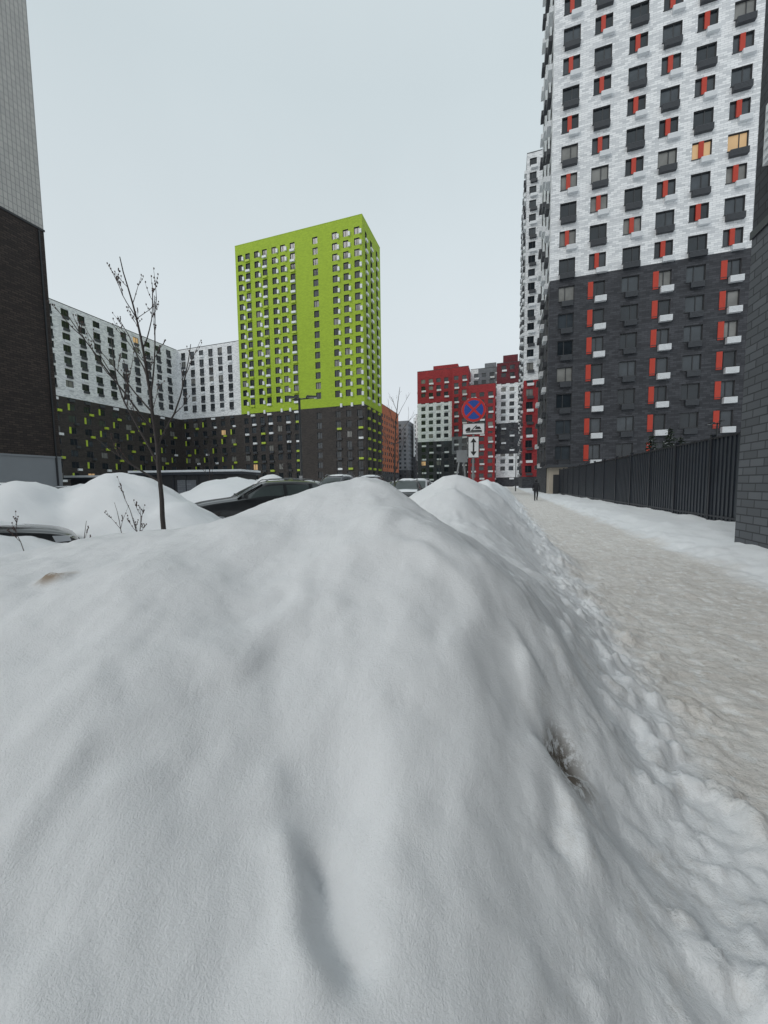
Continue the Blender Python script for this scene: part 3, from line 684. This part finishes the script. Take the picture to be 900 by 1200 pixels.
for i,(a,b_,h) in enumerate(((19.4,27,5.0),(21.3,27.8,5.6),(22.6,28.4,5.0),(24.8,27,4.4))): spruce(*W(a,b_),h,i)

# ---------------------------------------------------------------- pedestrian
GRY_M=plain('scarf_wool',(.08,.08,.09),.9); SKIN_M=plain('skin',(.45,.28,.21),.6)
def person():
    x,y=W(12.75,31.0); e=bpy.data.objects.new('walking_person',None); col.objects.link(e); e.location=(x,y,hz(x,y)); e.rotation_euler=(0,0,math.radians(185))
    V=[(0,0,.95),(0,.01,1.15),(0,.02,1.38),(0,.02,1.50),(0,.04,1.62),(0,.05,1.72),
       (.19,.02,1.42),(.25,-.06,1.15),(.24,.06,.92),(.24,.10,.82),(-.19,.02,1.42),(-.25,.10,1.16),(-.23,.20,.95),(-.22,.24,.86),
       (.10,0,.90),(.11,.16,.50),(.11,.10,.10),(.11,.24,.05),(-.10,0,.90),(-.11,.02,.50),(-.11,-.22,.16),(-.11,-.10,.05)]
    E=[(0,1),(1,2),(2,3),(3,4),(4,5),(2,6),(6,7),(7,8),(8,9),(2,10),(10,11),(11,12),(12,13),(0,14),(14,15),(15,16),(16,17),(0,18),(18,19),(19,20),(20,21)]
    Rr=[.17,.17,.19,.075,.105,.09,.10,.075,.06,.045,.10,.075,.06,.045,.12,.085,.06,.05,.12,.085,.06,.05]
    me=bpy.data.meshes.new('body'); me.from_pydata(V,E,[]); o=bpy.data.objects.new('body',me); col.objects.link(o); o.parent=e
    sk=o.modifiers.new('skin','SKIN')
    for i,v in enumerate(me.skin_vertices[0].data): v.radius=(Rr[i],Rr[i]*.85); v.use_root=(i==0)
    o.modifiers.new('s','SUBSURF').levels=2; o.modifiers['s'].render_levels=2
    me.materials.append(plain('dark_winter_clothes',(.02,.021,.026),.85,.3,5))
    B=Obj('clothing_details'); B.e.parent=e
    B.tube('knit_hat',[(0,.045,1.70),(0,.045,1.78),(0,.045,1.835)],[.115,.10,.04],DMETAL,12); B.tube('scarf',[(0,.03,1.49),(0,.03,1.56)],[.10,.09],GRY_M,12)
    B.tube('face',[(0,-.045,1.62),(0,-.055,1.70)],[.065,.06],SKIN_M,10); B.done()
person()

# ---------------------------------------------------------------- light, sky, camera
w=bpy.data.worlds.new('World'); S.world=w; w.use_nodes=True; nt=w.node_tree; L=nt.links.new
bg=nt.nodes['Background']; bg.inputs['Strength'].default_value=.1
sky=N(nt,'ShaderNodeTexSky',sky_type='NISHITA'); sky.sun_disc=False; sky.sun_elevation=math.radians(28); sky.sun_rotation=math.radians(200); sky.dust_density=3
tc=N(nt,'ShaderNodeTexCoord'); sp=N(nt,'ShaderNodeSeparateXYZ'); L(tc.outputs['Generated'],sp.inputs[0])
cr=N(nt,'ShaderNodeValToRGB'); L(sp.outputs[2],cr.inputs[0])
e=cr.color_ramp.elements; e[0].position=0.0; e[0].color=(.67,.70,.745,1); e[1].position=1; e[1].color=(.64,.71,.74,1)
k=e.new(.35); k.color=(.64,.70,.73,1); k=e.new(.7); k.color=(.57,.645,.675,1)
no=N(nt,'ShaderNodeTexNoise'); no.inputs['Scale'].default_value=1.6; no.inputs['Detail'].default_value=5; L(tc.outputs['Generated'],no.inputs['Vector'])
mr_=N(nt,'ShaderNodeMapRange'); mr_.inputs[1].default_value=.3; mr_.inputs[2].default_value=.7; mr_.inputs[3].default_value=10.9; mr_.inputs[4].default_value=11.6; L(no.outputs['Fac'],mr_.inputs[0])
sc=N(nt,'ShaderNodeVectorMath',operation='SCALE'); L(cr.outputs[0],sc.inputs[0]); L(mr_.outputs[0],sc.inputs['Scale'])
mx=N(nt,'ShaderNodeMix',data_type='RGBA'); mx.inputs[0].default_value=.93; L(sky.outputs[0],mx.inputs[6]); L(sc.outputs[0],mx.inputs[7]); L(mx.outputs[2],bg.inputs[0])
sd=bpy.data.lights.new('sun','SUN'); sd.energy=.8; sd.angle=math.radians(22); sd.color=(1,.97,.93); so=bpy.data.objects.new('sun',sd); col.objects.link(so)
so.rotation_euler=(math.radians(50),0,math.radians(-30))
cd=bpy.data.cameras.new('camera'); cam=bpy.data.objects.new('camera',cd); col.objects.link(cam); S.camera=cam
cd.sensor_fit='VERTICAL'; cd.sensor_height=36; cd.lens=13.0; cd.clip_start=.05; cd.clip_end=5000
cam.matrix_world=Matrix.Translation((0,0,1.5))@Matrix.Rotation(R18,4,'Z')@Matrix.Rotation(math.radians(90-4.23),4,'X')@Matrix.Rotation(math.radians(-.7),4,'Z')
S.view_settings.view_transform='Standard'; S.view_settings.look='None'; S.view_settings.exposure=0
